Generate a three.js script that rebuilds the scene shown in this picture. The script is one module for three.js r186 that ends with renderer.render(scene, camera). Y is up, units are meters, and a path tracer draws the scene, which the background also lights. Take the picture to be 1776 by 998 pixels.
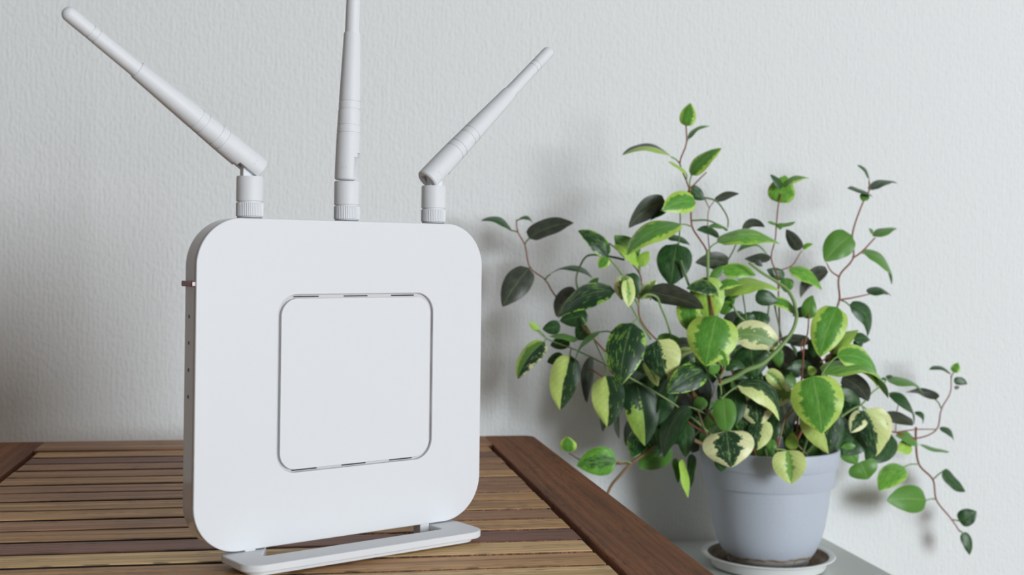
import * as THREE from 'three';
import { RoundedBoxGeometry } from 'three/addons/geometries/RoundedBoxGeometry.js';
import { mergeGeometries, mergeVertices, toCreasedNormals } from 'three/addons/utils/BufferGeometryUtils.js';
import { ImprovedNoise } from 'three/addons/math/ImprovedNoise.js';
import { RectAreaLightUniformsLib } from 'three/addons/lights/RectAreaLightUniformsLib.js';
import { Brush, Evaluator, SUBTRACTION } from 'three-bvh-csg';

// ---------------------------------------------------------------- camera, light, exposure
const scene = new THREE.Scene();
const camera = new THREE.PerspectiveCamera(2 * Math.atan(499 / 2185) * 180 / Math.PI, 1776 / 998, 0.02, 30);
camera.position.set(0, 0.1681, 0);
camera.rotation.set(0.0043255, -0.1725558, 0.0119017, 'YXZ');
camera.setViewOffset(1776, 998, 1.4, 68.25, 1776, 998);      // the lens sits a little above the middle of the frame
camera.focus = 0.76;
camera.userData.fStop = 12;
camera.updateProjectionMatrix();
scene.add(camera);

const renderer = new THREE.WebGLRenderer({ antialias: true });
renderer.toneMapping = THREE.LinearToneMapping;
renderer.toneMappingExposure = 1.0;
renderer.shadowMap.enabled = true;
RectAreaLightUniformsLib.init();
scene.background = new THREE.Color(0.55, 0.65, 0.8);

// daylight through the wide window in the wall behind the camera, to its right
const WINDOW = { x: 2.5, y: 0.68, z: 3.4, w: 1.5, h: 1.66 };
const daylight = new THREE.RectAreaLight(new THREE.Color(0.88, 0.945, 1.0), 24.8, WINDOW.w, WINDOW.h);
daylight.position.set(WINDOW.x, WINDOW.y, WINDOW.z - 0.03);
daylight.lookAt(WINDOW.x, WINDOW.y, -5);
scene.add(daylight);

// ---------------------------------------------------------------- helpers
const R = d => d * Math.PI / 180;
const used = {};
function numbered(n) { const k = used[n] = (used[n] ?? -1) + 1; return k ? n + '_' + String(k).padStart(3, '0') : n; }
let seed = 11;
function rnd(a = 0, b = 1) { seed = (seed * 1664525 + 1013904223) % 4294967296; return a + (b - a) * seed / 4294967296; }
const perlin = new ImprovedNoise();
const noise = (x, y, z = 0) => perlin.noise(x, y, z);
function mesh(name, geometry, material, parent = scene) {
  const m = new THREE.Mesh(geometry, material);
  m.name = parent === scene ? numbered(name) : name;
  m.castShadow = m.receiveShadow = true;
  parent.add(m);
  return m;
}
function thing(name, label, category, x = 0, y = 0, z = 0, turn = 0) {
  const g = new THREE.Group();
  g.name = numbered(name); g.position.set(x, y, z); g.rotation.y = turn;
  g.userData = { label, category };
  scene.add(g);
  return g;
}
function struct(name, geometry, material) { const m = mesh(name, geometry, material); m.name = name; m.userData.kind = 'structure'; return m; }
function box(w, h, d, x = 0, y = 0, z = 0) { return new THREE.BoxGeometry(w, h, d).translate(x, y, z); }
function spans(x0, x1, y0, y1, z0, z1) { return box(x1 - x0, y1 - y0, z1 - z0, (x0 + x1) / 2, (y0 + y1) / 2, (z0 + z1) / 2); }
function roundRect(x0, y0, x1, y1, r, hole = false) {
  const s = hole ? new THREE.Path() : new THREE.Shape();
  s.moveTo(x0 + r, y0); s.lineTo(x1 - r, y0); s.absarc(x1 - r, y0 + r, r, -Math.PI / 2, 0, false);
  s.lineTo(x1, y1 - r); s.absarc(x1 - r, y1 - r, r, 0, Math.PI / 2, false);
  s.lineTo(x0 + r, y1); s.absarc(x0 + r, y1 - r, r, Math.PI / 2, Math.PI, false);
  s.lineTo(x0, y0 + r); s.absarc(x0 + r, y0 + r, r, Math.PI, Math.PI * 1.5, false);
  return s;
}
function plate(shape, z0, z1, bevel, curveSegments = 24) {
  return new THREE.ExtrudeGeometry(shape, { depth: z1 - z0 - 2 * bevel, bevelEnabled: bevel > 0, bevelThickness: bevel, bevelSize: bevel, bevelOffset: -bevel, bevelSegments: 4, curveSegments }).translate(0, 0, z0 + bevel);
}
function lathe(pts, seg = 64) { return new THREE.LatheGeometry(pts.map(p => new THREE.Vector2(p[0], p[1])), seg); }
function crisp(g, a = 0.6) { return toCreasedNormals(g.clone().scale(1000, 1000, 1000), a).scale(0.001, 0.001, 0.001); }   // it welds within a hundredth of a unit
function texture(w, h, paint, color = true) {              // paint(x, y) gives [r, g, b] 0..255 or one height 0..1
  const data = new Uint8Array(w * h * 4);
  for (let y = 0; y < h; y++) for (let x = 0; x < w; x++) {
    const c = paint(x / w, y / h), i = (y * w + x) * 4;
    if (color) { data[i] = c[0]; data[i + 1] = c[1]; data[i + 2] = c[2]; } else data[i] = data[i + 1] = data[i + 2] = Math.max(0, Math.min(255, c * 255));
    data[i + 3] = 255;
  }
  const t = new THREE.DataTexture(data, w, h);
  t.wrapS = t.wrapT = THREE.RepeatWrapping; t.magFilter = t.minFilter = THREE.LinearFilter;
  if (color) t.colorSpace = THREE.SRGBColorSpace;
  t.needsUpdate = true;
  return t;
}
const mix = (a, b, t) => a.map((v, i) => v + (b[i] - v) * t);
const sat = v => Math.max(0, Math.min(1, v));
const step = (a, b, v) => { const t = sat((v - a) / (b - a)); return t * t * (3 - 2 * t); };
// gradient noise that repeats over 0..1 in both directions: px, py whole numbers of cells
const hash = (x, y, k) => { let h = Math.imul(x, 374761393) ^ Math.imul(y, 668265263) ^ Math.imul(k, 974634777); h = Math.imul(h ^ (h >>> 13), 1274126177); return (h ^ (h >>> 16)) >>> 0; };
const slope = (h, x, y) => { const a = (h & 255) * 0.02454369; return Math.cos(a) * x + Math.sin(a) * y; };
function tiled(u, v, px, py, z = 0) {
  const x = u * px, y = v * py, xi = Math.floor(x), yi = Math.floor(y), fx = x - xi, fy = y - yi, k = Math.round(z * 10);
  const x0 = ((xi % px) + px) % px, y0 = ((yi % py) + py) % py, x1 = (x0 + 1) % px, y1 = (y0 + 1) % py;
  const sx = fx * fx * fx * (fx * (fx * 6 - 15) + 10), sy = fy * fy * fy * (fy * (fy * 6 - 15) + 10);
  const a = slope(hash(x0, y0, k), fx, fy), b = slope(hash(x1, y0, k), fx - 1, fy), c = slope(hash(x0, y1, k), fx, fy - 1), d = slope(hash(x1, y1, k), fx - 1, fy - 1);
  return 0.95 * (a + (b - a) * sx + (c + (d - c) * sx - a - (b - a) * sx) * sy);
}

// ---------------------------------------------------------------- the room
// embossed wallpaper: fine upright ribs broken up by short slanting creases
const paperBump = texture(2048, 2048, (u, v) => {
  const warp = 0.35 * tiled(u, v, 64, 24, 3.3);
  const rib = 0.5 + 0.5 * Math.sin((u * 176 + warp * 1.2 + 0.55 * tiled(u, v, 100, 72, 13.1)) * 2 * Math.PI);
  const broken = 0.5 + 1.1 * tiled(u, v, 120, 60, 7.1);
  const crease = 0.85 * tiled(u, v, 128, 120, 1.7) + 0.8 * tiled(u, v, 230, 190, 5.2);
  const fine = tiled(u, v, 420, 420, 9.4);
  return 0.42 + 0.25 * (rib - 0.5) * broken + 0.40 * crease + 0.1 * fine;
}, false);
const paper = new THREE.MeshStandardMaterial({ color: new THREE.Color(0.79, 0.81, 0.812), roughness: 0.85, bumpMap: paperBump, bumpScale: 0.0008 });
const plain = new THREE.MeshStandardMaterial({ color: new THREE.Color(0.31, 0.27, 0.235), roughness: 0.9 });
const ceilingPaint = new THREE.MeshStandardMaterial({ color: new THREE.Color(0.27, 0.25, 0.23), roughness: 0.9 });
const floorWood = new THREE.MeshStandardMaterial({ color: new THREE.Color(0.24, 0.155, 0.10), roughness: 0.5 });
const ROOM = { x0: -1.6, x1: 3.5, y0: -0.7, y1: 1.75, z0: -1.255, z1: 3.4 };
function metres(g, s) { const p = g.attributes.position, uv = g.attributes.uv; for (let i = 0; i < p.count; i++) uv.setXY(i, p.getX(i) / s, p.getY(i) / s); return g; }
struct('wall_back', metres(spans(ROOM.x0 - .1, ROOM.x1 + .1, ROOM.y0, ROOM.y1, ROOM.z0 - .1, ROOM.z0), 0.8), paper);
struct('wall_left', spans(ROOM.x0 - .1, ROOM.x0, ROOM.y0, ROOM.y1, ROOM.z0, ROOM.z1), plain);
struct('wall_right', spans(ROOM.x1, ROOM.x1 + .1, ROOM.y0, ROOM.y1, ROOM.z0, ROOM.z1), plain);
struct('floor', spans(ROOM.x0 - .1, ROOM.x1 + .1, ROOM.y0 - .1, ROOM.y0, ROOM.z0 - .1, ROOM.z1 + .1), floorWood);
struct('ceiling', spans(ROOM.x0 - .1, ROOM.x1 + .1, ROOM.y1, ROOM.y1 + .1, ROOM.z0 - .1, ROOM.z1 + .1), ceilingPaint);
{
  const a = WINDOW.x - WINDOW.w / 2, b = WINDOW.x + WINDOW.w / 2, c = WINDOW.y - WINDOW.h / 2, d = WINDOW.y + WINDOW.h / 2;
  struct('wall_front', mergeGeometries([
    spans(ROOM.x0 - .1, a, ROOM.y0, ROOM.y1, ROOM.z1, ROOM.z1 + .12), spans(b, ROOM.x1 + .1, ROOM.y0, ROOM.y1, ROOM.z1, ROOM.z1 + .12),
    spans(a, b, ROOM.y0, c, ROOM.z1, ROOM.z1 + .12), spans(a, b, d, ROOM.y1, ROOM.z1, ROOM.z1 + .12)]), plain);
  const frame = new THREE.MeshStandardMaterial({ color: 0xdcdcd8, roughness: 0.5 });
  const pane = new THREE.MeshStandardMaterial({ color: 0x808080, emissive: new THREE.Color(0.965, 0.985, 1.0), emissiveIntensity: 2.5, roughness: 0.2 });
  const w = struct('window_1', mergeGeometries([spans(a, a + .03, c, d, ROOM.z1 + .04, ROOM.z1 + .08), spans(b - .03, b, c, d, ROOM.z1 + .04, ROOM.z1 + .08), spans(a, b, c, c + .03, ROOM.z1 + .04, ROOM.z1 + .08), spans(a, b, d - .03, d, ROOM.z1 + .04, ROOM.z1 + .08), spans(WINDOW.x - .02, WINDOW.x + .02, c, d, ROOM.z1 + .04, ROOM.z1 + .08)]), frame);
  mesh('pane', spans(a + .02, b - .02, c + .02, d - .02, ROOM.z1 + .055, ROOM.z1 + .065), pane, w);
}

// ---------------------------------------------------------------- slatted table
const woodTones = [
  [[152, 112, 74], [210, 164, 112]], [[130, 92, 66], [186, 140, 102]], [[108, 73, 60], [152, 106, 88]], [[172, 136, 90], [238, 202, 146]]];
function grain(dark, light, z) {
  return texture(1024, 256, (u, v) => {
    const w = v + 0.05 * tiled(u, v, 3, 2, z) + 0.012 * tiled(u, v, 9, 6, z + 3);
    const bands = 0.5 + 1.2 * tiled(u * 1, (w % 1 + 1) % 1, 2, 26, z + 1) + 0.5 * tiled(u, (w % 1 + 1) % 1, 4, 70, z + 2);
    const pores = step(0.2, 0.42, tiled(u, v, 44, 150, z + 5)) * step(-0.25, 0.3, tiled(u, v, 6, 9, z + 6)) + 0.5 * step(0.15, 0.4, tiled(u, v, 14, 120, z + 15));
    const patch = 0.35 * tiled(u, v, 5, 3, z + 8);
    return mix(light, dark, sat(bands * 0.8 + patch)).map(c => c * (1 - Math.min(1, pores) * 0.42));
  });
}
const slatWood = woodTones.map(([d, l], i) => new THREE.MeshPhysicalMaterial({ map: grain(d, l, i * 11.3 + 0.4), roughness: 0.55, specularIntensity: 0.7 }));
const railWood = new THREE.MeshPhysicalMaterial({ map: grain([102, 62, 37], [146, 92, 56], 71.7), roughness: 0.62, specularIntensity: 0.5 });
function plank(l, h, d, alongZ, off) {                    // a board with eased edges, grain along its length
  const g = new RoundedBoxGeometry(alongZ ? d : l, h, alongZ ? l : d, 2, 0.0009), p = g.attributes.position, uv = g.attributes.uv;
  for (let i = 0; i < p.count; i++) {
    const a = alongZ ? p.getZ(i) : p.getX(i), b = (alongZ ? p.getX(i) : p.getZ(i)) + p.getY(i);
    uv.setXY(i, a / 0.5 + off * 0.37, b / 0.11 + off * 0.613);
  }
  return g;
}
{
  const T = { xl: -0.2544, xr: 0.2224, zb: -1.1474, zf: -0.40, h: 0.018 };
  const t = thing('slatted_table', 'brown slatted wooden table with wide side boards, carrying the white router', 'table', -0.016, -0.7, -0.774);
  const put = (n, g, m, x, y, z) => { const o = mesh(n, g, m, t); o.position.set(x + 0.016, y + 0.7, z + 0.774); return o; };
  const sideBoard = (outer, off) => {                       // its two outer corners are rounded
    const w = 0.0454, l = (T.zf - T.zb) / 2, c = 0.011, p = new THREE.Shape();
    p.moveTo(-w / 2, -l); p.lineTo(w / 2 - c, -l); p.absarc(w / 2 - c, -l + c, c, -Math.PI / 2, 0, false); p.lineTo(w / 2, l - c); p.absarc(w / 2 - c, l - c, c, 0, Math.PI / 2, false); p.lineTo(-w / 2, l); p.closePath();
    const g = plate(p, -T.h / 2, T.h / 2, 0.0013, 12).rotateX(Math.PI / 2), q = g.attributes.position, uv = g.attributes.uv;
    if (outer < 0) g.rotateY(Math.PI);
    for (let i = 0; i < q.count; i++) uv.setXY(i, q.getZ(i) / 0.5 + off, (q.getX(i) + q.getY(i)) / 0.11 + off);
    return g;
  };
  put('side_board', sideBoard(1, 0.41), railWood, T.xr - 0.0227, -T.h / 2, (T.zf + T.zb) / 2);
  put('side_board', sideBoard(-1, 0.87), railWood, T.xl + 0.0227, -T.h / 2, (T.zf + T.zb) / 2);
  const inner = T.xr - T.xl - 2 * 0.0454;
  put('end_board', plank(inner, T.h, 0.0505, false, 4.1), slatWood[1], (T.xl + T.xr) / 2, -T.h / 2, T.zb + 0.0253);
  put('end_board', plank(inner, T.h, 0.0505, false, 5.7), slatWood[1], (T.xl + T.xr) / 2, -T.h / 2, T.zf - 0.0253);
  const pitch = 0.0304, tone = [0, 2, 1, 1, 0, 1, 1, 0, 0, 1, 0, 2, 3, 0, 3, 0, 1, 0, 2, 0];
  const slats = [0, 1, 2, 3, 4, 5].map(k => plank(inner - 0.0098, 0.014, pitch - 0.0046, false, k * 1.71 + 0.2));
  // sawn front edges: shade painted dark at one end, worn wood painted lit at other
  const edgeShadeMap = texture(2048, 32, (u, v) => {
    const litRaw = step(0.52, 0.74, u + 0.16 * tiled(u, 0.5, 22, 1, 3) + 0.07 * tiled(u, v, 90, 2, 6));
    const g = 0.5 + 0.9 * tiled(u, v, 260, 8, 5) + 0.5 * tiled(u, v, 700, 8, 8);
    return mix([26, 24, 21], mix([134, 84, 66], [224, 178, 148], sat(g)), litRaw * sat(0.75 + 0.6 * tiled(u, v, 60, 3, 12)));
  });
  const edgeWood = new THREE.MeshStandardMaterial({ map: edgeShadeMap, roughness: 0.8 });
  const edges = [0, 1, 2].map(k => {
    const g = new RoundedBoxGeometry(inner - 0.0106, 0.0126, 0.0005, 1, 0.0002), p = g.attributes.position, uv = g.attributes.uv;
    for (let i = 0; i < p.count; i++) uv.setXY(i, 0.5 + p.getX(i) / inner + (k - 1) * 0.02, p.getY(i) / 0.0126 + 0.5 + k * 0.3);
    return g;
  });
  for (let k = 0; k < 21; k++) {
    const sl = put('slat', slats[(k * 5 + 1) % 6], slatWood[tone[k % tone.length]], (T.xl + T.xr) / 2 + (k % 3 - 1) * 0.0004, -0.0078 - (k % 2) * 0.0002, -1.0945 + pitch * (k + 0.5));
    mesh('shaded_sawn_edge', edges[k % 3], edgeWood, sl).position.set(0, 0.0002, (pitch - 0.0046) / 2 + 0.0001);
  }
  for (const x of [T.xl + 0.08, T.xr - 0.08]) put('cross_bar', plank(T.zf - T.zb - 0.02, 0.02, 0.03, true, 7.7), railWood, x, -0.0251, (T.zf + T.zb) / 2);
  for (const x of [T.xl + 0.03, T.xr - 0.03]) for (const z of [T.zb + 0.03, T.zf - 0.03]) put('leg', new RoundedBoxGeometry(0.036, 0.682, 0.036, 2, 0.003), railWood, x, -0.359, z);
}

// ---------------------------------------------------------------- router
const whitePlastic = new THREE.MeshPhysicalMaterial({ color: new THREE.Color(0.742, 0.762, 0.79), roughness: 0.5 });
const satinPlastic = new THREE.MeshPhysicalMaterial({ color: new THREE.Color(0.745, 0.765, 0.79), roughness: 0.55 });
const glossPlastic = new THREE.MeshPhysicalMaterial({ color: new THREE.Color(0.64, 0.625, 0.635), roughness: 0.09 });
const darkSlot = new THREE.MeshStandardMaterial({ color: new THREE.Color(0.02, 0.022, 0.024), roughness: 0.8 });
{
  const W = 0.185, Y0 = 0.0075, Y1 = Y0 + 0.178, D = 0.0146, C = 0.026;
  const r = thing('wireless_router', 'white square wireless router with three antennas, upright on the slatted table', 'router', -0.0486, 0, -0.6745, 0.4882736);
  const coverShape = roundRect(0, Y0, W, Y1, C);
  const gx0 = 0.0476, gx1 = 0.1493, gy0 = 0.0465, gy1 = 0.1442;
  coverShape.holes.push(roundRect(gx0, gy0, gx1, gy1, 0.0115, true));
  mesh('front_cover', plate(coverShape, -0.0022, 0, 0.0006, 40), whitePlastic, r);
  mesh('body', plate(roundRect(0.0001, Y0 + 0.0001, W - 0.0001, Y1 - 0.0001, C), -D, -0.0023, 0.0007, 40), glossPlastic, r);
  mesh('back_cover', plate(roundRect(0.02, Y0 + 0.02, W - 0.02, Y1 - 0.02, 0.02), -D - 0.006, -D - 0.00005, 0.002), whitePlastic, r);
  mesh('front_panel', plate(roundRect(gx0 + 0.00175, gy0 + 0.00155, gx1 - 0.0023, gy1 - 0.00215, 0.0098), -0.0022, 0.0002, 0.00035, 32), satinPlastic, r);
  // dark air slots in the groove round the panel
  const across = box(0.0155, 0.0006, 0.0010, 0, 0, -0.0024), upright = box(0.0006, 0.0150, 0.0010, 0, 0, -0.0024);
  for (const x of [0.0655, 0.0972, 0.1289]) { mesh('air_slot', across, darkSlot, r).position.set(x, gy0 + 0.00085, 0); mesh('air_slot', across, darkSlot, r).position.set(x, gy1 - 0.0012, 0); }
  for (const y of [0.0645, 0.0955, 0.1265]) { mesh('air_slot', upright, darkSlot, r).position.set(gx1 - 0.0019, y, 0); }
  // left side: red switch and four pin holes
  const red = new THREE.MeshPhysicalMaterial({ color: new THREE.Color(0.22, 0.012, 0.02), roughness: 0.25 });
  const sw = mesh('side_switch', new RoundedBoxGeometry(0.0030, 0.0030, 0.0135, 3, 0.0006).translate(-0.0004, 0.1503, -0.0085), red, r);
  mesh('switch_tip', new RoundedBoxGeometry(0.0024, 0.0021, 0.0006, 2, 0.00025).translate(-0.0004, 0.1503, -0.0017), new THREE.MeshPhysicalMaterial({ color: 0xe8e4e6, roughness: 0.2 }), sw);
  for (const y of [0.1330, 0.1190, 0.1048, 0.0907]) mesh('pin_hole', new THREE.CapsuleGeometry(0.00055, 0.0011, 3, 10).translate(0.0003, y, -0.0088), darkSlot, r);
  // stand: a flat ring lying on the table, with two feet up to the body
  mesh('stand', (() => {
    const ring = (e, b) => {                                // e: how far the outline draws in, b: back end of the two arms
      const p = new THREE.Shape(), l = 0.0162 + e, r = 0.1680 - e, f = -0.0318 + e, c = 0.011 - e * 0.5;
      p.moveTo(0.0450, b); p.lineTo(0.0345, -0.0110); p.quadraticCurveTo(0.0328, -0.0138, 0.0358, -0.0138); p.lineTo(0.1458, -0.0138); p.quadraticCurveTo(0.1488, -0.0138, 0.1488, -0.0108); p.lineTo(0.1488, b);
      p.lineTo(r - 0.007, b); p.quadraticCurveTo(r, b, r, b - 0.007); p.lineTo(r, f + c); p.absarc(r - c, f + c, c, 0, -Math.PI / 2, true); p.lineTo(l + c, f); p.absarc(l + c, f + c, c, -Math.PI / 2, -Math.PI, true);
      p.lineTo(l, b - 0.008); p.quadraticCurveTo(l, b, l + 0.008, b); p.closePath();
      return p;
    };
    const top = ring(0, 0.0060), low = ring(0.0044, 0.0050);
    return mergeGeometries([plate(top, 0.0028, 0.0068, 0.0007), plate(low, 0.0002, 0.0032, 0.0004)]).rotateX(-Math.PI / 2);
  })(), whitePlastic, r);
  for (const x of [0.0330, 0.1456]) mesh('foot', new RoundedBoxGeometry(0.0064, 0.0079, 0.0075, 3, 0.0005).translate(x, 0.0042, -0.0044), whitePlastic, r);
  // antennas
  const nutGeo = (() => {
    const s = new THREE.Shape(), n = 44;
    for (let i = 0; i < n * 4; i++) { const a = i / (n * 4) * Math.PI * 2, q = [0.0069, 0.0073, 0.0073, 0.0069][i % 4]; s[i ? 'lineTo' : 'moveTo'](Math.cos(a) * q, Math.sin(a) * q); }
    s.closePath();
    return mergeGeometries([plate(s, 0.0009, 0.0083, 0.0004, 1).rotateX(-Math.PI / 2), lathe([[0, 0], [0.0067, 0], [0.0067, 0.0012], [0, 0.0012]], 40).toNonIndexed()]);
  })();
  const baseGeo = lathe([[0, 0.0080], [0.0066, 0.0080], [0.0066, 0.0090], [0.00705, 0.0090], [0.0073, 0.0094], [0.00725, 0.0218], [0.0069, 0.0226], [0, 0.0228]], 64);
  const tongueGeo = (() => { const s = new THREE.Shape(); s.moveTo(-0.0036, 0.022); s.lineTo(0.0050, 0.022); s.lineTo(0.0050, 0.0258); s.lineTo(0.0042, 0.0305); s.absarc(0, 0.0300, 0.0042, 0, Math.PI, false); s.lineTo(-0.0036, 0.022); return plate(s, -0.0021, 0.0021, 0.0003); })();
  const g = [0.0000, -0.0004];
  const prof = [[0, -0.0068], [0.0062, -0.0068], [0.0070, -0.0060], [0.0070, 0.002]];
  const ring = (y, a) => prof.push([a, y - 0.00035], [a - 0.00035, y - 0.0002], [a - 0.00035, y + 0.0002], [a, y + 0.00035]);
  ring(0.0203, 0.00672); ring(0.0247, 0.00655); ring(0.0338, 0.00622); ring(0.0382, 0.0061);
  prof.push([0.0047, 0.0772], [0.0046, 0.0775], [0.00415, 0.0776]);
  ring(0.1035, 0.0039); ring(0.1072, 0.00385);
  for (let k = 0; k <= 8; k++) { const a = k / 8 * Math.PI / 2; prof.push([0.0038 * Math.cos(a), 0.1197 + 0.0038 * Math.sin(a)]); }
  const csg = new Evaluator(); csg.useGroups = false;
  const cut = (a, b) => csg.evaluate(a, b, SUBTRACTION);
  const whole = new Brush(crisp(lathe(prof, 56), 0.5)); whole.updateMatrixWorld();
  const slot = new Brush(box(0.024, 0.030, 0.0050, 0.0082, -0.0062, 0)); slot.updateMatrixWorld();
  const slit = cut(whole, slot);
  const flank = new Brush(box(0.006, 0.012, 0.03, 0.0080, 0.0005, 0)); flank.updateMatrixWorld();
  const shaftGeo = cut(slit, flank).geometry;
  function antenna(x, tilt, turn) {
    const a = new THREE.Group(); a.name = 'antenna'; a.position.set(x, Y1 + 0.0002, -0.0078); a.rotation.y = turn; r.add(a);
    mesh('knurled_nut', nutGeo, whitePlastic, a);
    mesh('hinge_base', crisp(baseGeo, 0.5), satinPlastic, a);
    mesh('hinge_tongue', tongueGeo, satinPlastic, a);
    const s = mesh('shaft', shaftGeo, satinPlastic, a);
    s.position.y = 0.0300; s.rotation.z = tilt;
    const pin = mesh('hinge_pin', new THREE.CylinderGeometry(0.0012, 0.0012, 0.0139, 20).rotateX(Math.PI / 2), glossPlastic, a);
    pin.position.y = 0.0300;
  }
  antenna(0.0335, -R(55.3), Math.PI);
  antenna(0.0940, -R(1.4), -R(45));
  antenna(0.1538, -R(46.8), 0);
}

// ---------------------------------------------------------------- side stand, saucer, pot and plant
const standWhite = new THREE.MeshPhysicalMaterial({ color: new THREE.Color(0.60, 0.635, 0.60), roughness: 0.45 });
{
  const s = thing('plant_stand', 'white square side stand under the potted plant, against the wall', 'stand', 0.402, -0.7, -1.105);
  mesh('stand_top', new RoundedBoxGeometry(0.305, 0.02, 0.298, 3, 0.002).translate(0, 0.5637, 0), standWhite, s);
  for (const x of [-0.13, 0.13]) for (const z of [-0.125, 0.125]) mesh('leg', new RoundedBoxGeometry(0.03, 0.5538, 0.03, 2, 0.002).translate(x, 0.2769, z), standWhite, s);
}
{
  const s = thing('plant_saucer', 'round white saucer with brown dried residue, under the flower pot', 'saucer', 0.449, -0.1263, -1.137);
  const glaze = new THREE.MeshPhysicalMaterial({ color: new THREE.Color(0.80, 0.81, 0.80), roughness: 0.3 });
  mesh('dish', crisp(lathe([[0, 0.0038], [0.04, 0.0038], [0.042, 0.0003], [0.047, 0.0003], [0.053, 0.0023], [0.0562, 0.0096], [0.058, 0.0116], [0.0618, 0.0122], [0.0626, 0.0129], [0.0621, 0.0137], [0.0609, 0.014], [0.0585, 0.0134], [0.0562, 0.0123], [0.0522, 0.0086], [0.048, 0.0072], [0, 0.007]], 96), 0.7), glaze, s);
  const dirt = texture(512, 512, (u, v) => {
    const n = tiled(u, v, 6, 6, 2) + 0.6 * tiled(u, v, 24, 24, 4) + 0.4 * tiled(u, v, 90, 90, 6);
    return mix([96, 78, 60], [152, 136, 116], sat(0.45 + n));
  });
  mesh('dried_residue', crisp(lathe([[0.038, 0.0072], [0.0478, 0.0076], [0.0519, 0.0089], [0.0558, 0.0125], [0.0566, 0.0127], [0.0562, 0.012], [0.0522, 0.0085], [0.048, 0.0071], [0.038, 0.0069]], 96), 0.9), new THREE.MeshStandardMaterial({ map: dirt, roughness: 0.8 }), s);
}
{
  const plant = thing('potted_plant', 'bushy trailing plant with green and cream leaves in a pale grey pot', 'plant', 0.449, -0.1192, -1.137);
  // pot with a wavering water line near its foot
  const potMap = texture(1024, 512, (u, v) => {
    const edge = 0.062 + 0.03 * tiled(u, 0.5, 9, 1, 1) + 0.02 * tiled(u, 0.3, 34, 1, 4);
    const grainy = 0.5 + 0.5 * tiled(u, v, 160, 60, 3);
    const line = Math.exp(-Math.pow((v - edge) / 0.010, 2)) * sat(0.75 + 1.2 * tiled(u, v, 40, 20, 8));
    let c = [186, 194, 206];
    if (v < edge) c = mix(c, [190, 186, 180], 0.7 * step(edge, edge - 0.02, v));
    c = mix(c, [124, 92, 52], sat(line * 0.9));
    const spots = step(0.25, 0.5, tiled(u, v, 60, 24, 12)) * step(0.12, 0.03, v);
    c = mix(c, [140, 112, 78], 0.5 * spots);
    return c.map(q => q * (0.975 + 0.05 * grainy));
  });
  const potMat = new THREE.MeshPhysicalMaterial({ map: potMap, roughness: 0.5 });
  const rings = [[0, 0.0004], [0.0345, 0.0004], [0.0370, 0.0012], [0.0403, 0.0050], [0.0445, 0.0115], [0.0488, 0.0210], [0.0524, 0.0340], [0.0553, 0.0510], [0.0571, 0.0690], [0.0574, 0.0722], [0.0610, 0.0729], [0.0618, 0.0742], [0.0624, 0.0890], [0.0627, 0.0902], [0.0646, 0.0907], [0.0653, 0.0919], [0.0656, 0.1052], [0.0651, 0.1068], [0.0641, 0.1073], [0.0631, 0.1066], [0.0622, 0.1000], [0.0600, 0.0880], [0, 0.0870]];
  const potGeo = lathe(rings, 128), pp = potGeo.attributes.position, pu = potGeo.attributes.uv;
  for (let i = 0; i < pp.count; i++) pu.setY(i, pp.getY(i) / 0.12);
  mesh('pot', crisp(potGeo, 0.6), potMat, plant);
  const soilRings = [];
  for (let k = 0; k <= 14; k++) soilRings.push([0.0001 + 0.0610 * k / 14, 0.0960]);
  const sg = lathe(soilRings.reverse(), 72), sp = sg.attributes.position;
  for (let i = 0; i < sp.count; i++) sp.setY(i, 0.0950 + 0.004 * noise(sp.getX(i) * 160, sp.getZ(i) * 160, 2) + 0.002 * noise(sp.getX(i) * 420, sp.getZ(i) * 420, 5));
  sg.computeVertexNormals();
  mesh('soil', sg, new THREE.MeshStandardMaterial({ color: new THREE.Color(0.028, 0.02, 0.014), roughness: 1, side: THREE.DoubleSide }), plant);

  // leaf faces: u runs across the blade (midrib at 0.5), v from the stalk to the tip
  const G = { deep: [32, 64, 36], dark: [60, 102, 50], mid: [84, 146, 52], light: [124, 182, 66], lime: [178, 212, 92], cream: [226, 230, 172], back: [84, 92, 78], backDeep: [54, 60, 52], olive: [98, 138, 62], pale: [138, 168, 104] };
  function leafFace(z, paint) {
    return texture(256, 256, (u, v) => {
      const x = (u - 0.5) * 2, ax = Math.abs(x);                  // -1..1 across
      const vein = 0.5 + 0.5 * Math.sin((v * 7 - ax * 2.1) * Math.PI * 2);
      const j = 0.22 * noise(u * 5, v * 7, z) + 0.14 * noise(u * 12, v * 20, z + 2) + 0.08 * noise(u * 34, v * 50, z + 4);
      const streak = noise(u * 26 - v * 3 * Math.sign(x), v * 6, z + 6) + 0.6 * noise(u * 50, v * 15, z + 8);
      let c = paint(x, v, j, streak);
      const rib = Math.exp(-Math.pow(x / 0.035, 2));
      c = mix(c, mix(c, [196, 214, 140], 0.45), rib * 0.8);
      return c.map(q => q * (0.985 + 0.025 * vein + 0.08 * noise(u * 40, v * 40, z + 9)));
    });
  }
  const edgeOf = (x, v, j, a) => step(a - 0.05, a + 0.05, Math.abs(x) + j + 0.25 * Math.pow(Math.abs(v - 0.35), 2));
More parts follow.
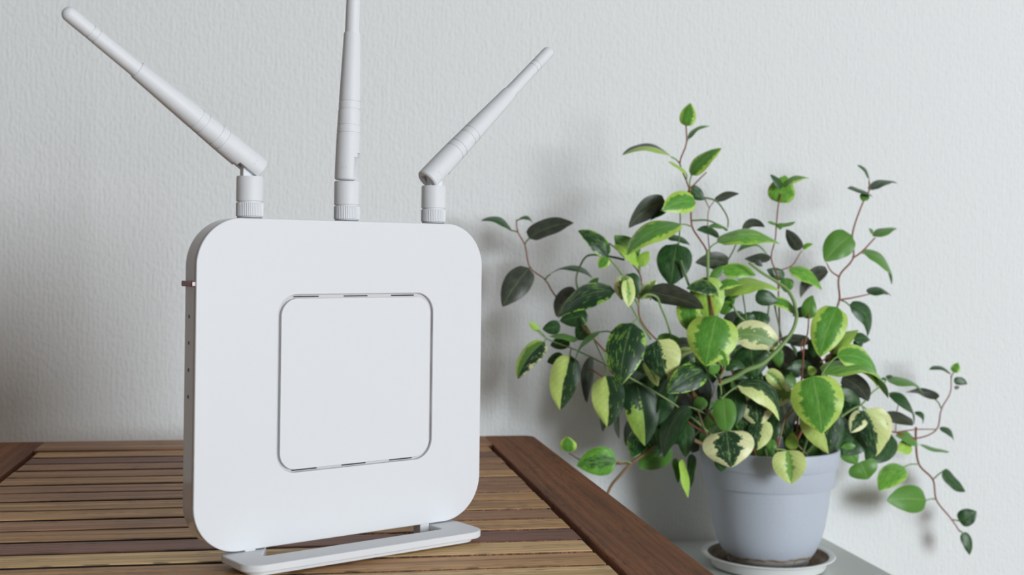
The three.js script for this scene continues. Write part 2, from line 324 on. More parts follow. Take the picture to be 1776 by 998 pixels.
  const faces = {
    g: leafFace(1, (x, v, j, s) => mix(mix(G.mid, G.light, 0.15 + 0.5 * s), G.lime, edgeOf(x, v, j * 1.1, 0.66))),
    s: leafFace(2, (x, v, j, s) => mix(mix(G.light, G.mid, sat(0.35 + 1.2 * s)), G.lime, 0.7 * edgeOf(x, v, j, 0.8))),
    y: leafFace(3, (x, v, j, s) => mix(G.lime, G.light, sat(0.25 + s * 0.8 + j))),
    Y: leafFace(4, (x, v, j, s) => mix(mix(G.cream, G.lime, 0.45), G.mid, (1 - edgeOf(x, v, j, 0.22)) * 0.75)),
    d: leafFace(5, (x, v, j, s) => mix(G.dark, G.deep, sat(0.45 + s + j))),
    u: leafFace(6, (x, v, j, s) => mix(G.back, G.backDeep, sat(0.45 + 0.7 * s + j))),
    o: leafFace(7, (x, v, j, s) => mix(G.olive, G.mid, sat(0.5 + s + j))),
    m: leafFace(8, (x, v, j, s) => mix(G.deep, mix(G.light, G.lime, 0.4), sat(step(0.12, 0.3, s * 0.5 + j + 0.16 * x) * 0.75 + edgeOf(x, v, j, 0.95)))),
    c: leafFace(9, (x, v, j, s) => mix(mix(G.olive, G.pale, 0.4), G.cream, edgeOf(x, v, j * 1.6, 0.5))),
    C: leafFace(10, (x, v, j, s) => mix(mix(G.deep, G.pale, step(0.1, 0.4, s * 0.6 + j) * 0.8), G.cream, edgeOf(x, v, j * 1.1, 0.5))),
    h: leafFace(11, (x, v, j, s) => x - j * 0.35 > -0.05 ? mix(G.lime, G.cream, 0.35 + j) : mix(G.deep, G.lime, step(0.2, 0.4, s * 0.6 + j * 0.8) * 0.7)),
    q: leafFace(12, (x, v, j, s) => x > -0.05 && v + j > 0.38 ? mix(G.lime, G.olive, 0.35 + j) : mix(G.deep, G.olive, step(0.2, 0.4, s * 0.6 + j) * 0.6)),
    B: leafFace(13, (x, v, j, s) => x + j > 0.12 ? mix(G.cream, G.lime, 0.3 + j) : mix(G.deep, G.pale, step(0.05, 0.35, s * 0.6 + j) * 0.7)),
    p: leafFace(16, (x, v, j, s) => mix(mix(G.mid, G.light, sat(0.5 + s)), G.deep, sat((1 - edgeOf(x, v, j * 1.3, 0.45)) * (0.4 + 1.2 * s)))),
    H: leafFace(17, (x, v, j, s) => x - j < -0.12 ? mix(G.cream, G.lime, 0.3 + j) : mix(G.deep, G.pale, step(0.05, 0.35, s * 0.6 + j) * 0.7)),
    k: leafFace(14, (x, v, j, s) => x + j * 0.3 < 0 ? mix(G.lime, G.pale, 0.3) : mix(G.back, G.backDeep, 0.7 + j)),
    v: leafFace(15, (x, v, j, s) => x > 0 ? mix(G.olive, G.lime, edgeOf(x, v, j, 0.6)) : mix(G.deep, G.cream, step(0.12, 0.3, j * 1.4 + 0.35 * Math.abs(x) - 0.1)))
  };
  const leafMat = {};
  for (const k in faces) leafMat[k] = new THREE.MeshPhysicalMaterial({ map: faces[k], roughness: 0.42, side: THREE.DoubleSide });
  const bark = { red: [0.25, 0.078, 0.04], green: [0.12, 0.20, 0.06], lime: [0.23, 0.36, 0.12], brown: [0.26, 0.17, 0.085] };
  const barkMat = {};
  for (const k in bark) barkMat[k] = new THREE.MeshStandardMaterial({ color: new THREE.Color(...bark[k]), roughness: 0.6 });

  const V = a => new THREE.Vector3(a[0], a[1], a[2]).multiplyScalar(0.001);
  const ROOMWARD = new THREE.Vector3(-0.364, 0.13, 0.92).normalize();
  let current;                                             // the stem that the next leaves grow on
  function tube(pts, r, taper) {
    const c = new THREE.CatmullRomCurve3(pts, false, 'centripetal'), n = Math.max(6, pts.length * 5);
    const g = new THREE.TubeGeometry(c, n, r * 0.001, 8, false), p = g.attributes.position;
    if (taper) for (let i = 0; i <= n; i++) {                // thinner towards the tip
      const o = c.getPointAt(i / n), k = 1 - taper * i / n;
      for (let j = 0; j <= 8; j++) { const q = i * 9 + j; p.setXYZ(q, o.x + (p.getX(q) - o.x) * k, o.y + (p.getY(q) - o.y) * k, o.z + (p.getZ(q) - o.z) * k); }
    }
    return g;
  }
  function stem(bark, r, pts) { current = mesh('stem', tube(pts.map(V), r, 0.45), barkMat[bark], plant); }
  function twig(bark, r, pts) { mesh('twig', tube(pts.map(V), r, 0.25), barkMat[bark], current); }
  let leaves = 0;
  function leaf(face, from, to, width, roll, bow, stalk) {
    const B = V(from), T = V(to), L = B.distanceTo(T), axis = T.clone().sub(B).normalize();
    const side = new THREE.Vector3().crossVectors(axis, ROOMWARD).normalize();
    const front = new THREE.Vector3().crossVectors(side, axis);
    const a = R(roll), S = side.clone().multiplyScalar(Math.cos(a)).addScaledVector(front, -Math.sin(a)), N = front.clone().multiplyScalar(Math.cos(a)).addScaledVector(side, Math.sin(a));
    const lift = side.clone().multiplyScalar(side.y > 0 ? 1 : -1);
    const M = B.clone().add(T).multiplyScalar(0.5).addScaledVector(lift, bow * L * 2).addScaledVector(N, 0.10 * L);
    const nv = 14, nu = 8, pos = [], uv = [], idx = [], P = new THREE.Vector3(), tan = new THREE.Vector3();
    const fold = face === 'Y' ? 0.5 : 0.16 + 0.12 * ((leaves * 7) % 5) / 5, wave = leaves * 1.7;
    for (let i = 0; i <= nv; i++) {
      const t = i / nv, q = (1 - t);
      P.copy(B).multiplyScalar(q * q).addScaledVector(M, 2 * q * t).addScaledVector(T, t * t);
      tan.copy(M).sub(B).multiplyScalar(q).addScaledVector(T.clone().sub(M), t).normalize();
      const s = S.clone().addScaledVector(tan, -S.dot(tan)).normalize(), n = new THREE.Vector3().crossVectors(tan, s).normalize();
      if (n.dot(N) < 0) n.negate();
      const half = 0.0005 * width * Math.min(1, (1.96 * Math.pow(t, 0.5) * Math.pow(q, 0.74) * (1 + 0.16 * q)) * (1 - 0.12 * Math.exp(-Math.pow((t - 0.9) / 0.08, 2))) + 0.015);
      for (let j = 0; j <= nu; j++) {
        const x = j / nu * 2 - 1, ax = Math.abs(x);
        const h = half * (fold * ax - 0.34 * ax * ax) + half * 0.07 * Math.sin(t * 9 + wave + x * 2) * ax;
        const p = P.clone().addScaledVector(s, x * half).addScaledVector(n, h).addScaledVector(tan, -0.12 * half * ax * ax * (t < 0.4 ? 1 - t / 0.4 : 0));
        pos.push(p.x, p.y, p.z); uv.push(j / nu, t);
        if (i < nv && j < nu) { const k = i * (nu + 1) + j; idx.push(k, k + 1, k + nu + 1, k + 1, k + nu + 2, k + nu + 1); }
      }
    }
    const g = new THREE.BufferGeometry();
    g.setAttribute('position', new THREE.Float32BufferAttribute(pos, 3)); g.setAttribute('uv', new THREE.Float32BufferAttribute(uv, 2)); g.setIndex(idx); g.computeVertexNormals();
    mesh('leaf', g, leafMat[face], current);
    leaves++;
    if (stalk) {
      const K = V(stalk), mid = K.clone().add(B).multiplyScalar(0.5).addScaledVector(lift, 0.08 * K.distanceTo(B));
      mesh('stalk', tube([K, mid, B.clone().addScaledVector(axis, 0.001)], 0.75, 0.1), face === 'u' || face === 'd' ? barkMat.green : barkMat.lime, current);
    }
  }
  stem('red', 1.2, [[-25,103,30],[-43,158,40],[-72,227,50],[-78,266,45],[-77,291,40],[-84,303,38],[-90,314,35],[-90,343,30],[-94,357,28],[-99,372,25],[-92,391,22],[-92,408,20]]);
  twig('lime', 1.8, [[-77,291,41],[-78,278,45],[-78,265,47]]);
  twig('red', 0.7, [[-90,349,30],[-83,357,32],[-76,364,33]]);
  twig('green', 0.9, [[-71,342,10],[-59,339,10],[-51,330,10],[-47,322,10],[-47,314,10]]);
  twig('green', 0.9, [[-84,320,15],[-67,320,16],[-50,311,17]]);
  leaf('g', [-92,407,20], [-89,428,23], 16, -0, 0);
  leaf('o', [-90,395,20], [-70,407,24], 13, -58, 0.15, [-91,392,19]);
  leaf('k', [-106,378,23], [-154,378,26], 27, 60, 0.14, [-98,372,22]);
  leaf('y', [-94,363,30], [-113,373,33], 12, 64, 0, [-94,356,29]);
  leaf('g', [-90,361,30], [-63,386,36], 21, -35, 0.05, [-90,347,29]);
  leaf('d', [-89,350,22], [-75,339,24], 13, -0, 0, [-87,345,21]);
  leaf('g', [-87,336,36], [-121,327,46], 23, -0, 0.1, [-91,337,35]);
  leaf('u', [-110,337,16], [-146,312,22], 25, -52, 0.12, [-85,334,15]);
  leaf('d', [-100,335,12], [-124,319,14], 17, 62, 0, [-84,334,11]);
  leaf('g', [-103,316,42], [-156,287,54], 34, 40, 0.08, [-93,314,41]);
  leaf('s', [-70,300,46], [-12,299,52], 32, -55, 0.1, [-78,292,45]);
  leaf('d', [-57,306,15], [-80,311,18], 13, 39, 0.1);
  leaf('o', [-49,312,17], [-71,313,20], 12, 57, 0.1);
  leaf('y', [-80,268,42], [-74,228,46], 33, -0, 0, [-76,266,41]);
  leaf('u', [-50,280,20], [-83,281,24], 18, -31, 0.1, [-69,266,19]);
  leaf('o', [-69,267,30], [-57,279,30], 9, -0, 0);
  stem('red', 0.7, [[-60,258,20],[-64,290,10],[-66,316,8],[-64,332,6],[-59,339,6]]);
  twig('red', 0.6, [[-69,342,6],[-64,332,6]]);
  twig('green', 0.8, [[-52,273,5],[-41,290,5],[-31,313,5]]);
  leaf('u', [-59,339,6], [-36,346,9], 13, 63, 0.08);
  leaf('u', [-31,313,5], [-9,315,6], 12, 50, 0.25, [-37,303,4]);
  leaf('o', [-6,289,6], [-37,291,8], 18, 66, 0.28);
  stem('green', 1.1, [[-23,101,10],[-61,183,20],[-90,263,26],[-99,289,26],[-99,298,24],[-97,319,22],[-98,336,22]]);
  twig('green', 1.3, [[-102,283,40],[-96,264,42],[-88,248,40]]);
  twig('lime', 1.2, [[-140,248,45],[-135,252,46],[-126,250,46],[-121,241,43],[-114,227,40],[-105,205,30]]);
  leaf('d', [-103,298,30], [-109,260,34], 34, -0, 0, [-101,298,29]);
  leaf('d', [-106,304,10], [-84,297,12], 13, -53, 0.1);
  leaf('u', [-133,254,46], [-85,240,56], 28, 50, 0.08, [-131,247,45]);
  leaf('g', [-96,249,40], [-92,217,42], 23, -0, 0);
  stem('red', 1.1, [[-31,100,15],[-78,156,20],[-115,205,30],[-128,217,32],[-138,231,34],[-139,247,34],[-134,263,25],[-135,271,20],[-146,285,14],[-161,298,10]]);
  twig('green', 1.1, [[-146,283,8],[-162,286,6],[-178,286,-5],[-184,276,-9],[-187,264,-11],[-185,252,-9]]);
  twig('lime', 1.1, [[-141,242,40],[-155,270,34],[-167,285,30]]);
  leaf('o', [-135,286,16], [-159,305,20], 20, -0, 0, [-133,271,15]);
  leaf('y', [-135,278,22], [-162,296,26], 18, 50, 0.05, [-135,271,21]);
  leaf('y', [-137,278,24], [-128,291,28], 12, -0, 0, [-135,271,23]);
  leaf('c', [-154,269,40], [-158,247,46], 19, -0, 0, [-141,248,39]);
  leaf('d', [-152,270,39], [-143,249,42], 20, -0, 0, [-141,248,38]);
  leaf('Y', [-154,265,48], [-154,241,54], 14, -28, 0);
  leaf('c', [-137,249,33], [-123,265,35], 14, -0, 0, [-138,247,32]);
  leaf('m', [-150,227,54], [-163,173,64], 37, -0, 0.04, [-144,231,53]);
  leaf('m', [-163,255,40], [-212,230,26], 32, 39, 0.1, [-153,247,39]);
  stem('lime', 1.0, [[-123,210,20],[-145,246,20],[-153,270,26],[-167,285,28]]);
  leaf('m', [-167,286,28], [-193,309,20], 20, 32, 0.08);
  leaf('g', [-168,285,30], [-175,275,29], 12, -0, 0);
  leaf('o', [-178,256,2], [-170,266,7], 8, -0, 0);
  stem('red', 1.1, [[-25,99,0],[-84,133,5],[-146,182,5],[-185,226,-15],[-204,250,-32],[-211,263,-38],[-225,274,-42],[-230,296,-44],[-237,309,-46],[-238,320,-46]]);
  leaf('d', [-242,309,-46], [-273,318,-42], 18, 61, 0.16, [-237,308,-47]);
  leaf('d', [-236,320,-46], [-222,316,-45], 8, -56, 0.25, [-238,318,-47]);
  leaf('u', [-226,302,-44], [-187,317,-24], 26, 57, 0.12, [-230,296,-45]);
  leaf('u', [-226,274,-42], [-252,237,-37], 28, 0, 0.02, [-224,274,-43]);
  leaf('d', [-208,268,-34], [-171,265,-11], 24, -73, 0.16, [-211,263,-37]);
  leaf('u', [-187,252,-4], [-205,229,-13], 23, 0, 0.1);
  leaf('d', [-177,231,-5], [-201,225,-17], 19, -0, 0);
  leaf('d', [-176,220,-13], [-184,207,-19], 17, -0, 0);
  leaf('o', [-172,218,28], [-194,188,17], 22, 73, 0.12, [-162,217,29]);
  leaf('u', [-174,193,1], [-178,150,1], 24, -69, 0.08);
  stem('lime', 1.0, [[-44,103,20],[-96,147,26],[-168,188,26],[-192,200,6],[-215,209,-12],[-225,218,-16]]);
  twig('lime', 0.8, [[-183,229,-2],[-174,209,8],[-166,187,20]]);
  twig('red', 0.7, [[-176,182,2],[-165,175,16],[-146,170,16]]);
  leaf('y', [-221,216,-16], [-231,224,-14], 7, 4, 0, [-215,210,-16]);
  leaf('d', [-201,220,-13], [-217,217,-19], 14, -0, 0);
  leaf('v', [-217,206,-7], [-243,172,-2], 24, 23, 0.06, [-215,209,-7]);
  leaf('o', [-189,208,6], [-213,211,-7], 15, 63, 0.05);
  leaf('d', [-193,207,-8], [-210,202,-16], 14, -0, 0);
  leaf('d', [-198,192,-13], [-212,186,-20], 12, -0, 0);
  leaf('h', [-197,195,12], [-206,145,13], 29, -0, 0.03, [-196,201,12]);
  leaf('h', [-168,178,30], [-167,132,34], 32, -0, 0.04, [-169,188,29]);
  leaf('d', [-163,156,14], [-166,125,13], 18, 43, 0);
  stem('brown', 1.4, [[-21,96,-10],[-58,137,-6],[-94,170,0],[-123,203,4]]);
  leaf('q', [-135,170,14], [-127,112,18], 33, -10, 0.03);
  leaf('d', [-107,163,6], [-113,130,10], 27, -0, 0);
  leaf('d', [-102,177,16], [-119,140,20], 23, 40, 0.05);
  leaf('Y', [-128,190,18], [-116,167,20], 15, -37, 0);
  leaf('H', [-125,211,46], [-118,176,54], 36, -0, 0.03);
  leaf('o', [-119,211,26], [-96,210,28], 13, -25, 0);
  leaf('u', [-146,155,2], [-147,116,2], 22, -81, 0.1);
  leaf('u', [-99,203,5], [-71,200,6], 16, 33, 0.1);
  leaf('Y', [-103,189,20], [-80,200,26], 15, -49, 0.1);
  stem('lime', 1.2, [[-29,102,25],[-69,114,40],[-77,133,50],[-80,145,54],[-69,160,58],[-70,173,60],[-70,179,60]]);
  twig('red', 1.0, [[-71,174,62],[-72,182,66],[-70,190,70]]);
  twig('brown', 0.9, [[-83,162,20],[-74,130,26],[-69,118,30]]);
  leaf('d', [-97,153,52], [-121,108,58], 29, 44, 0.08, [-80,145,51]);
  leaf('d', [-96,136,44], [-98,106,48], 17, -0, 0);
  leaf('y', [-99,103,40], [-93,68,42], 20, -70, 0);
  leaf('d', [-86,106,30], [-88,75,32], 18, 56, 0);
  leaf('o', [-101,102,26], [-98,79,28], 13, -62, 0);
  leaf('d', [-108,112,16], [-118,102,18], 12, -0, 0);
  leaf('o', [-68,161,62], [-68,129,72], 22, -0, 0, [-71,161,61]);
  leaf('d', [-52,167,50], [-54,135,56], 20, -0, 0);
  leaf('C', [-69,133,74], [-67,102,82], 48, -0, 0);
  leaf('d', [-73,110,72], [-73,97,74], 13, -0, 0);
  leaf('B', [-56,172,64], [-19,141,72], 28, -42, 0.2, [-70,160,63]);
  leaf('m', [-84,186,62], [-122,166,68], 26, -0, 0.05, [-71,176,61]);
  leaf('g', [-76,234,64], [-88,190,72], 48, -0, 0, [-72,187,63]);
  leaf('d', [-74,231,52], [-96,215,54], 15, 16, 0);
  leaf('g', [-70,190,73], [-76,206,76], 10, -0, 0, [-75,180,72]);
  leaf('o', [-76,184,70], [-85,192,73], 11, -0, 0);
  leaf('o', [-85,191,60], [-94,199,62], 11, -0, 0);
  leaf('d', [-68,186,64], [-48,187,67], 11, -23, 0.2);
  leaf('o', [-66,187,60], [-55,194,62], 9, -0, 0);
  leaf('o', [-75,157,30], [-84,145,32], 13, -0, 0);
  leaf('d', [-55,178,50], [-40,171,52], 11, -0, 0.1);
  stem('lime', 2.3, [[-72,173,60],[-59,179,64],[-49,186,68],[-36,191,70],[-25,200,70],[-16,209,70],[-6,221,68],[-1,233,65],[-1,242,62],[-2,248,60],[-6,257,56],[-14,264,52],[-28,273,48],[-39,282,45]]);
  leaf('c', [-55,216,56], [-15,204,62], 28, -0, 0.14, [-19,198,55]);
  leaf('d', [-39,207,50], [-35,178,54], 33, -0, 0, [-17,198,49]);
  leaf('C', [-36,165,56], [-34,134,60], 33, -0, 0);
  leaf('c', [-16,158,40], [7,160,44], 23, -0, 0.1);
  leaf('Y', [-19,182,40], [-4,164,42], 15, -0, 0.1);
  leaf('H', [-30,141,60], [-37,114,64], 23, -0, 0);
  leaf('d', [-12,139,45], [-14,120,46], 15, -0, 0);
  leaf('m', [-44,145,50], [-46,127,52], 16, -0, 0);
  leaf('o', [-15,110,40], [-14,121,40], 13, -0, 0);
  leaf('y', [6,110,40], [7,126,40], 13, -0, 0);
  stem('green', 1.3, [[-10,101,20],[-23,151,24],[-31,194,28],[-36,234,30],[-39,253,30]]);
  twig('lime', 1.1, [[-67,227,40],[-69,248,46],[-72,256,50]]);
  twig('lime', 1.1, [[-49,243,30],[-43,233,30],[-37,228,30]]);
  leaf('s', [-59,272,32], [-28,270,34], 17, -24, 0.1);
  leaf('g', [-69,258,46], [-46,262,49], 13, -33, 0.12, [-69,252,45]);
  leaf('y', [-61,252,46], [-10,256,50], 29, -57, 0.14, [-68,243,45]);
  leaf('m', [-59,247,26], [-31,266,28], 19, -28, 0);
  leaf('m', [-72,257,54], [-102,258,58], 17, 30, 0.05, [-71,251,53]);
  leaf('o', [-58,234,24], [-45,250,26], 12, -20, 0);
  leaf('d', [-37,232,20], [-25,218,22], 21, -0, 0);
  leaf('d', [-16,236,16], [-20,219,16], 21, -0, 0);
  leaf('u', [-43,236,14], [-38,215,16], 21, 0, 0);
  leaf('d', [-23,251,20], [-1,246,22], 16, -0, 0);
  stem('red', 1.1, [[7,97,0],[10,181,0],[8,247,0],[6,270,0],[0,286,0],[4,304,0],[5,319,0],[7,339,0],[9,347,1]]);
  twig('green', 0.9, [[-5,247,10],[-8,225,12],[-10,204,12],[-16,177,15]]);
  twig('green', 0.9, [[1,244,6],[7,219,6],[12,200,6]]);
  leaf('s', [8,339,-2], [13,365,1], 27, -0, 0);
  leaf('d', [8,353,6], [-5,365,8], 10, 37, 0);
  leaf('g', [9,353,6], [35,362,8], 15, -53, 0.14);
  leaf('o', [5,318,0], [-5,320,2], 6, 45, 0);
  leaf('o', [5,318,0], [23,321,2], 10, -54, -0.1);
  leaf('o', [7,319,3], [7,313,5], 6, -0, 0);
  leaf('u', [-2,284,2], [-28,285,4], 15, -57, 0.05);
  leaf('u', [-17,284,2], [-10,278,4], 6, 0, 0);
  leaf('g', [-3,245,10], [21,231,12], 15, -43, 0.15);
  leaf('d', [16,268,-6], [-2,275,-6], 12, -0, 0);
  leaf('o', [21,267,-10], [19,253,-10], 14, -0, 0);
  leaf('o', [2,203,10], [6,182,10], 12, -0, 0);
  stem('red', 0.8, [[11,257,-6],[10,272,-8],[25,279,-10],[33,290,-11],[36,294,-11]]);
  leaf('u', [34,294,-12], [19,314,-10], 14, -23, 0);
  leaf('g', [36,295,-10], [46,300,-9], 6, -13, 0.1);
  leaf('s', [21,275,-8], [53,256,-3], 21, -45, 0.1);
  leaf('u', [64,273,-14], [35,248,-12], 21, -49, 0.2);
  stem('red', 1.3, [[15,100,15],[36,150,20],[50,182,20],[58,220,14],[63,241,10],[66,248,8],[67,269,4],[83,287,0],[84,310,-4],[100,342,-15],[108,354,-19],[108,363,-20]]);
  twig('red', 0.9, [[83,287,0],[95,293,-7],[114,307,-18]]);
  twig('red', 0.8, [[67,269,4],[60,274,2],[55,282,2]]);
  twig('red', 0.8, [[66,247,8],[81,249,5],[104,252,-9]]);
  twig('red', 0.9, [[33,190,40],[43,197,38],[49,205,36]]);
  leaf('d', [108,363,-19], [91,377,-10], 13, 62, 0.1);
  leaf('d', [112,354,-21], [145,362,-35], 21, -61, 0.12);
  leaf('d', [109,349,-18], [78,354,-4], 19, 60, 0);
  leaf('o', [102,350,-14], [97,342,-10], 10, -0, 0);
  leaf('o', [82,309,-2], [53,283,3], 29, -0, 0.05, [83,310,-3]);
  leaf('o', [98,292,-10], [136,261,-26], 29, -68, 0.16, [95,292,-10]);
  leaf('d', [77,242,6], [99,211,-1], 21, -39, 0.2, [67,247,5]);
  leaf('g', [54,241,30], [33,195,40], 34, -0, 0.04, [54,242,29]);
  leaf('y', [45,198,36], [72,220,37], 20, -45, 0.05, [43,184,35]);
  leaf('d', [82,208,7], [102,208,-1], 12, -18, 0.1);
  leaf('d', [91,208,-1], [85,200,3], 10, -0, 0);
  leaf('d', [36,211,20], [34,193,22], 13, -0, 0);
  leaf('d', [54,197,16], [60,181,18], 17, -0, 0);
  stem('red', 0.6, [[95,293,-7],[114,307,-18]]);
  leaf('o', [115,308,-19], [143,317,-30], 17, -52, 0.06);
  leaf('o', [112,311,-17], [105,316,-13], 5, 31, 0);
  leaf('d', [104,252,-8], [133,250,-21], 18, -57, 0.14);
  stem('red', 1.2, [[13,102,30],[17,177,36],[19,206,36],[23,217,34],[25,239,32]]);
  twig('red', 0.7, [[17,199,36],[16,205,36],[18,211,35]]);
  twig('brown', 1.0, [[26,102,30],[1,133,34],[14,152,36],[20,168,36]]);
  leaf('o', [26,230,32], [28,252,34], 15, -0, 0.1);
  leaf('u', [30,237,20], [13,232,22], 11, 0, 0.05);
  leaf('u', [27,206,26], [-3,211,30], 17, -49, 0.08);
  leaf('d', [12,206,20], [18,193,20], 8, -61, 0.1);
  leaf('d', [34,181,20], [8,183,22], 17, -0, 0.06);
  leaf('o', [20,171,16], [5,170,18], 14, -0, 0);
  leaf('y', [32,178,30], [25,186,32], 9, -0, 0);
  stem('lime', 1.4, [[16,104,40],[27,154,50],[26,181,60],[32,190,60]]);
  twig('brown', 1.0, [[-13,106,50],[-13,118,56],[-5,144,54],[8,159,50]]);
  leaf('g', [11,181,74], [16,131,84], 49, -0, 0.02, [19,180,73]);
  leaf('h', [15,155,64], [28,111,72], 38, -0, 0.04);
  leaf('g', [45,197,50], [90,166,40], 31, -43, 0.2, [37,189,49]);
  leaf('s', [29,181,56], [103,156,35], 45, -80, 0.2, [27,174,55]);
  leaf('u', [59,175,30], [88,152,25], 21, 25, 0.12);
  leaf('d', [58,163,26], [81,148,23], 16, -15, 0.1);
  leaf('d', [47,143,40], [50,109,42], 19, -23, 0);
  leaf('Y', [-14,116,80], [-13,87,86], 31, -0, 0, [-25,117,79]);
  stem('lime', 1.3, [[31,99,10],[54,128,16],[74,143,18],[88,148,12],[104,158,1],[120,164,-10],[126,169,-14]]);
  leaf('H', [86,143,19], [99,99,19], 28, -0, 0.1, [84,148,19]);
  leaf('C', [96,140,7], [118,108,1], 30, -0, 0.06, [89,146,9]);
  leaf('d', [134,115,-21], [99,89,-0], 33, -0, 0);
  leaf('d', [90,123,2], [71,99,10], 33, -0, 0);
  leaf('C', [89,141,15], [70,123,26], 18, -0, 0);
  leaf('o', [71,109,8], [85,90,9], 19, -0, 0);
  leaf('o', [92,91,1], [101,74,0], 31, -0, 0);
  leaf('u', [114,134,-11], [161,121,-28], 29, 66, 0.06);
  leaf('d', [129,152,-15], [161,122,-25], 25, -68, 0.16);
  leaf('o', [132,165,-21], [175,150,-32], 26, -76, 0.14);
  leaf('d', [126,170,-15], [134,172,-18], 5, -34, 0);
  leaf('d', [126,169,-15], [119,169,-12], 4, 30, 0);
  leaf('d', [80,154,8], [75,132,8], 17, -0, 0);
  stem('red', 1.0, [[95,125,-2],[145,114,-32],[174,106,-44],[199,114,-50],[206,134,-54],[217,151,-56],[218,168,-57]]);
  twig('red', 0.7, [[145,114,-32],[173,115,-43],[197,114,-49]]);
  twig('brown', 0.6, [[145,114,-32],[147,134,-34],[152,148,-37]]);
  leaf('u', [198,144,-50], [162,152,-46], 20, -69, 0.16, [204,135,-51]);
  leaf('d', [218,169,-57], [192,174,-54], 15, 67, 0.14);
  leaf('g', [221,171,-57], [225,181,-56], 10, -0, 0, [219,165,-58]);
  leaf('d', [221,162,-57], [235,159,-55], 9, -0, 0.1);
  leaf('u', [221,155,-56], [227,156,-56], 4, 0, 0);
  leaf('d', [202,114,-50], [218,101,-50], 12, -55, 0.18);
  leaf('d', [170,132,-42], [179,120,-42], 8, -45, 0.3);
  stem('red', 1.2, [[173,117,-44],[174,105,-46],[182,78,-54],[202,60,-62],[208,39,-66],[227,18,-70],[238,4,-72]]);
  leaf('o', [175,101,-44], [146,110,-34], 18, 44, 0.05);
  leaf('y', [167,100,-42], [148,95,-35], 16, -0, 0);
  leaf('s', [162,77,-47], [126,57,-27], 26, 22, 0.05, [179,79,-49]);
  leaf('o', [188,96,-64], [223,88,-68], 20, -78, -0.06);
  leaf('d', [213,70,-62], [237,48,-60], 19, -44, -0.06, [202,60,-63]);
  leaf('o', [198,38,-68], [147,42,-54], 30, 8, 0.03, [210,39,-69]);
  leaf('d', [236,15,-70], [253,26,-66], 19, -0, 0, [228,17,-71]);
  leaf('d', [241,3,-72], [248,-20,-70], 13, -24, 0.06, [238,5,-73]);
  stem('brown', 2.0, [[-49,100,10],[-84,117,6],[-109,111,4],[-122,102,2],[-134,94,0],[-146,80,-4],[-152,71,-8],[-158,51,-11],[-159,24,-12]]);
  twig('red', 0.9, [[-134,94,2],[-152,94,8]]);
  twig('red', 0.7, [[-148,95,8],[-181,96,-4],[-192,102,-11]]);
  leaf('p', [-152,97,10], [-187,92,1], 28, -0, 0.05, [-137,95,9]);
  leaf('g', [-192,103,-11], [-195,118,-7], 17, -0, 0);
  stem('green', 1.2, [[-18,95,-20],[-15,146,-20],[-24,202,-15]]);
  leaf('d', [-60,192,-19], [-48,163,-28], 32, -0, 0);
  leaf('m', [-21,203,-17], [-32,177,3], 23, -0, 0);
  leaf('m', [-102,185,-18], [-100,146,9], 33, -0, 0);
  leaf('m', [-117,122,-22], [-135,99,3], 24, -0, 0);
  leaf('o', [-85,148,-32], [-78,115,-28], 32, -0, 0);
  leaf('u', [-84,140,-19], [-88,107,-20], 33, 0, 0);
  leaf('d', [-94,132,-4], [-113,107,-18], 31, -0, 0);
  leaf('o', [-34,130,-32], [-64,104,-8], 26, 29, 0);
  leaf('m', [34,127,-1], [35,91,-27], 31, -0, 0);
  leaf('o', [-111,181,-10], [-102,155,-3], 28, -0, 0);
  leaf('d', [-30,134,-28], [-8,109,-25], 31, -0, 0);
  leaf('u', [-111,130,-32], [-137,108,-12], 29, 0, 0);
  leaf('o', [-11,119,-17], [13,83,-16], 27, -0, 0);
  leaf('o', [65,109,-25], [40,87,-11], 26, -0, 0);
  leaf('m', [-6,181,-11], [-41,162,8], 29, -0, 0);
  leaf('u', [10,158,4], [20,119,1], 23, 0, 0);
  leaf('u', [56,128,-8], [58,91,-28], 24, 0, 0);
  stem('green', 1.2, [[12,94,-20],[17,145,-20],[20,196,-15]]);
  leaf('d', [-109,185,-35], [-131,159,-24], 23, -0, 0);
  leaf('u', [-103,170,-29], [-138,143,-20], 34, 0, 0);
  leaf('u', [-56,171,-14], [-79,138,-27], 31, 0, 0);
  leaf('m', [-102,171,-34], [-131,139,8], 34, 41, 0);
  leaf('d', [-26,195,7], [-23,167,5], 32, -0, 0);
  leaf('m', [18,181,-12], [10,152,-10], 27, -0, 0);
  leaf('d', [0,148,0], [22,113,0], 26, -0, 0);
  leaf('d', [-81,156,-15], [-86,128,-22], 22, -0, 0);
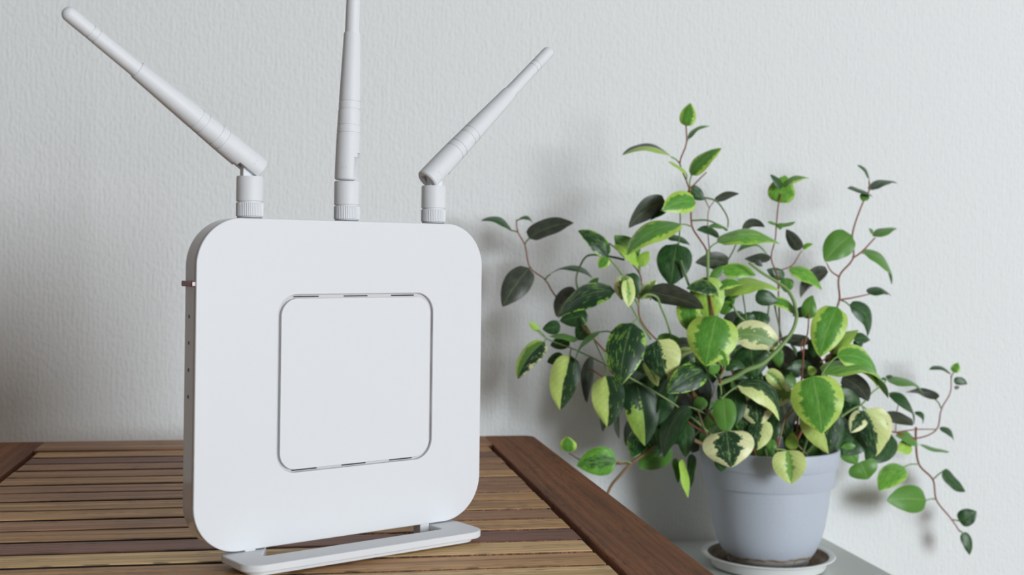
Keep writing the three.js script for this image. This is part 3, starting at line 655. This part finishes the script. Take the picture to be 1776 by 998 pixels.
  leaf('d', [6,171,-32], [27,137,-26], 29, -0, 0);
  leaf('d', [-30,174,-14], [-35,131,-4], 34, -0, 0);
  leaf('u', [34,200,3], [54,158,-13], 28, 21, 0);
  leaf('u', [1,199,-3], [41,170,-27], 31, 6, 0);
  leaf('o', [-90,107,-29], [-128,89,3], 31, -0, 0);
  leaf('d', [91,139,-34], [61,109,9], 34, 43, 0);
  leaf('d', [17,152,-34], [38,128,-21], 26, -0, 0);
  leaf('d', [-30,134,4], [-34,96,-16], 25, -0, 0);
  leaf('d', [-91,165,-12], [-67,139,-9], 32, -0, 0);
  leaf('d', [-120,176,-29], [-142,155,-5], 25, -0, 0);
  stem('brown', 1.3, [[35,94,-20],[47,134,-20],[56,174,-15]]);
  leaf('d', [-69,168,-24], [-71,128,-19], 33, -0, 0);
  leaf('u', [-63,170,-21], [-68,134,9], 27, 26, 0);
  leaf('m', [-85,199,5], [-97,166,-2], 32, -0, 0);
  leaf('u', [-51,130,-29], [-68,98,-25], 26, 0, 0);
  leaf('o', [-71,146,-19], [-50,123,-20], 35, -0, 0);
  leaf('d', [-122,177,8], [-107,150,3], 32, -0, 0);
  leaf('d', [-111,177,-21], [-116,147,-1], 26, -0, 0);
  leaf('m', [-126,168,-8], [-129,140,-10], 29, -0, 0);
  leaf('d', [-118,128,-24], [-94,90,-28], 25, -16, 0);
  leaf('u', [-60,191,-29], [-93,167,7], 31, -26, 0);
  leaf('u', [-86,156,3], [-99,133,-19], 26, 0, 0);
  leaf('u', [-100,160,-35], [-128,138,10], 32, -40, 0);
  leaf('d', [-100,138,7], [-84,107,-20], 27, -0, 0);
  leaf('d', [-111,134,-16], [-106,101,-3], 26, -0, 0);
  leaf('o', [-105,145,-13], [-89,130,9], 23, -0, 0);
  leaf('u', [-97,160,7], [-79,121,-18], 33, 0, 0);
  leaf('d', [-115,140,1], [-93,109,-29], 29, -0, 0);
  leaf('m', [-79,139,-6], [-78,110,-19], 30, -0, 0);
}

renderer.render(scene, camera);
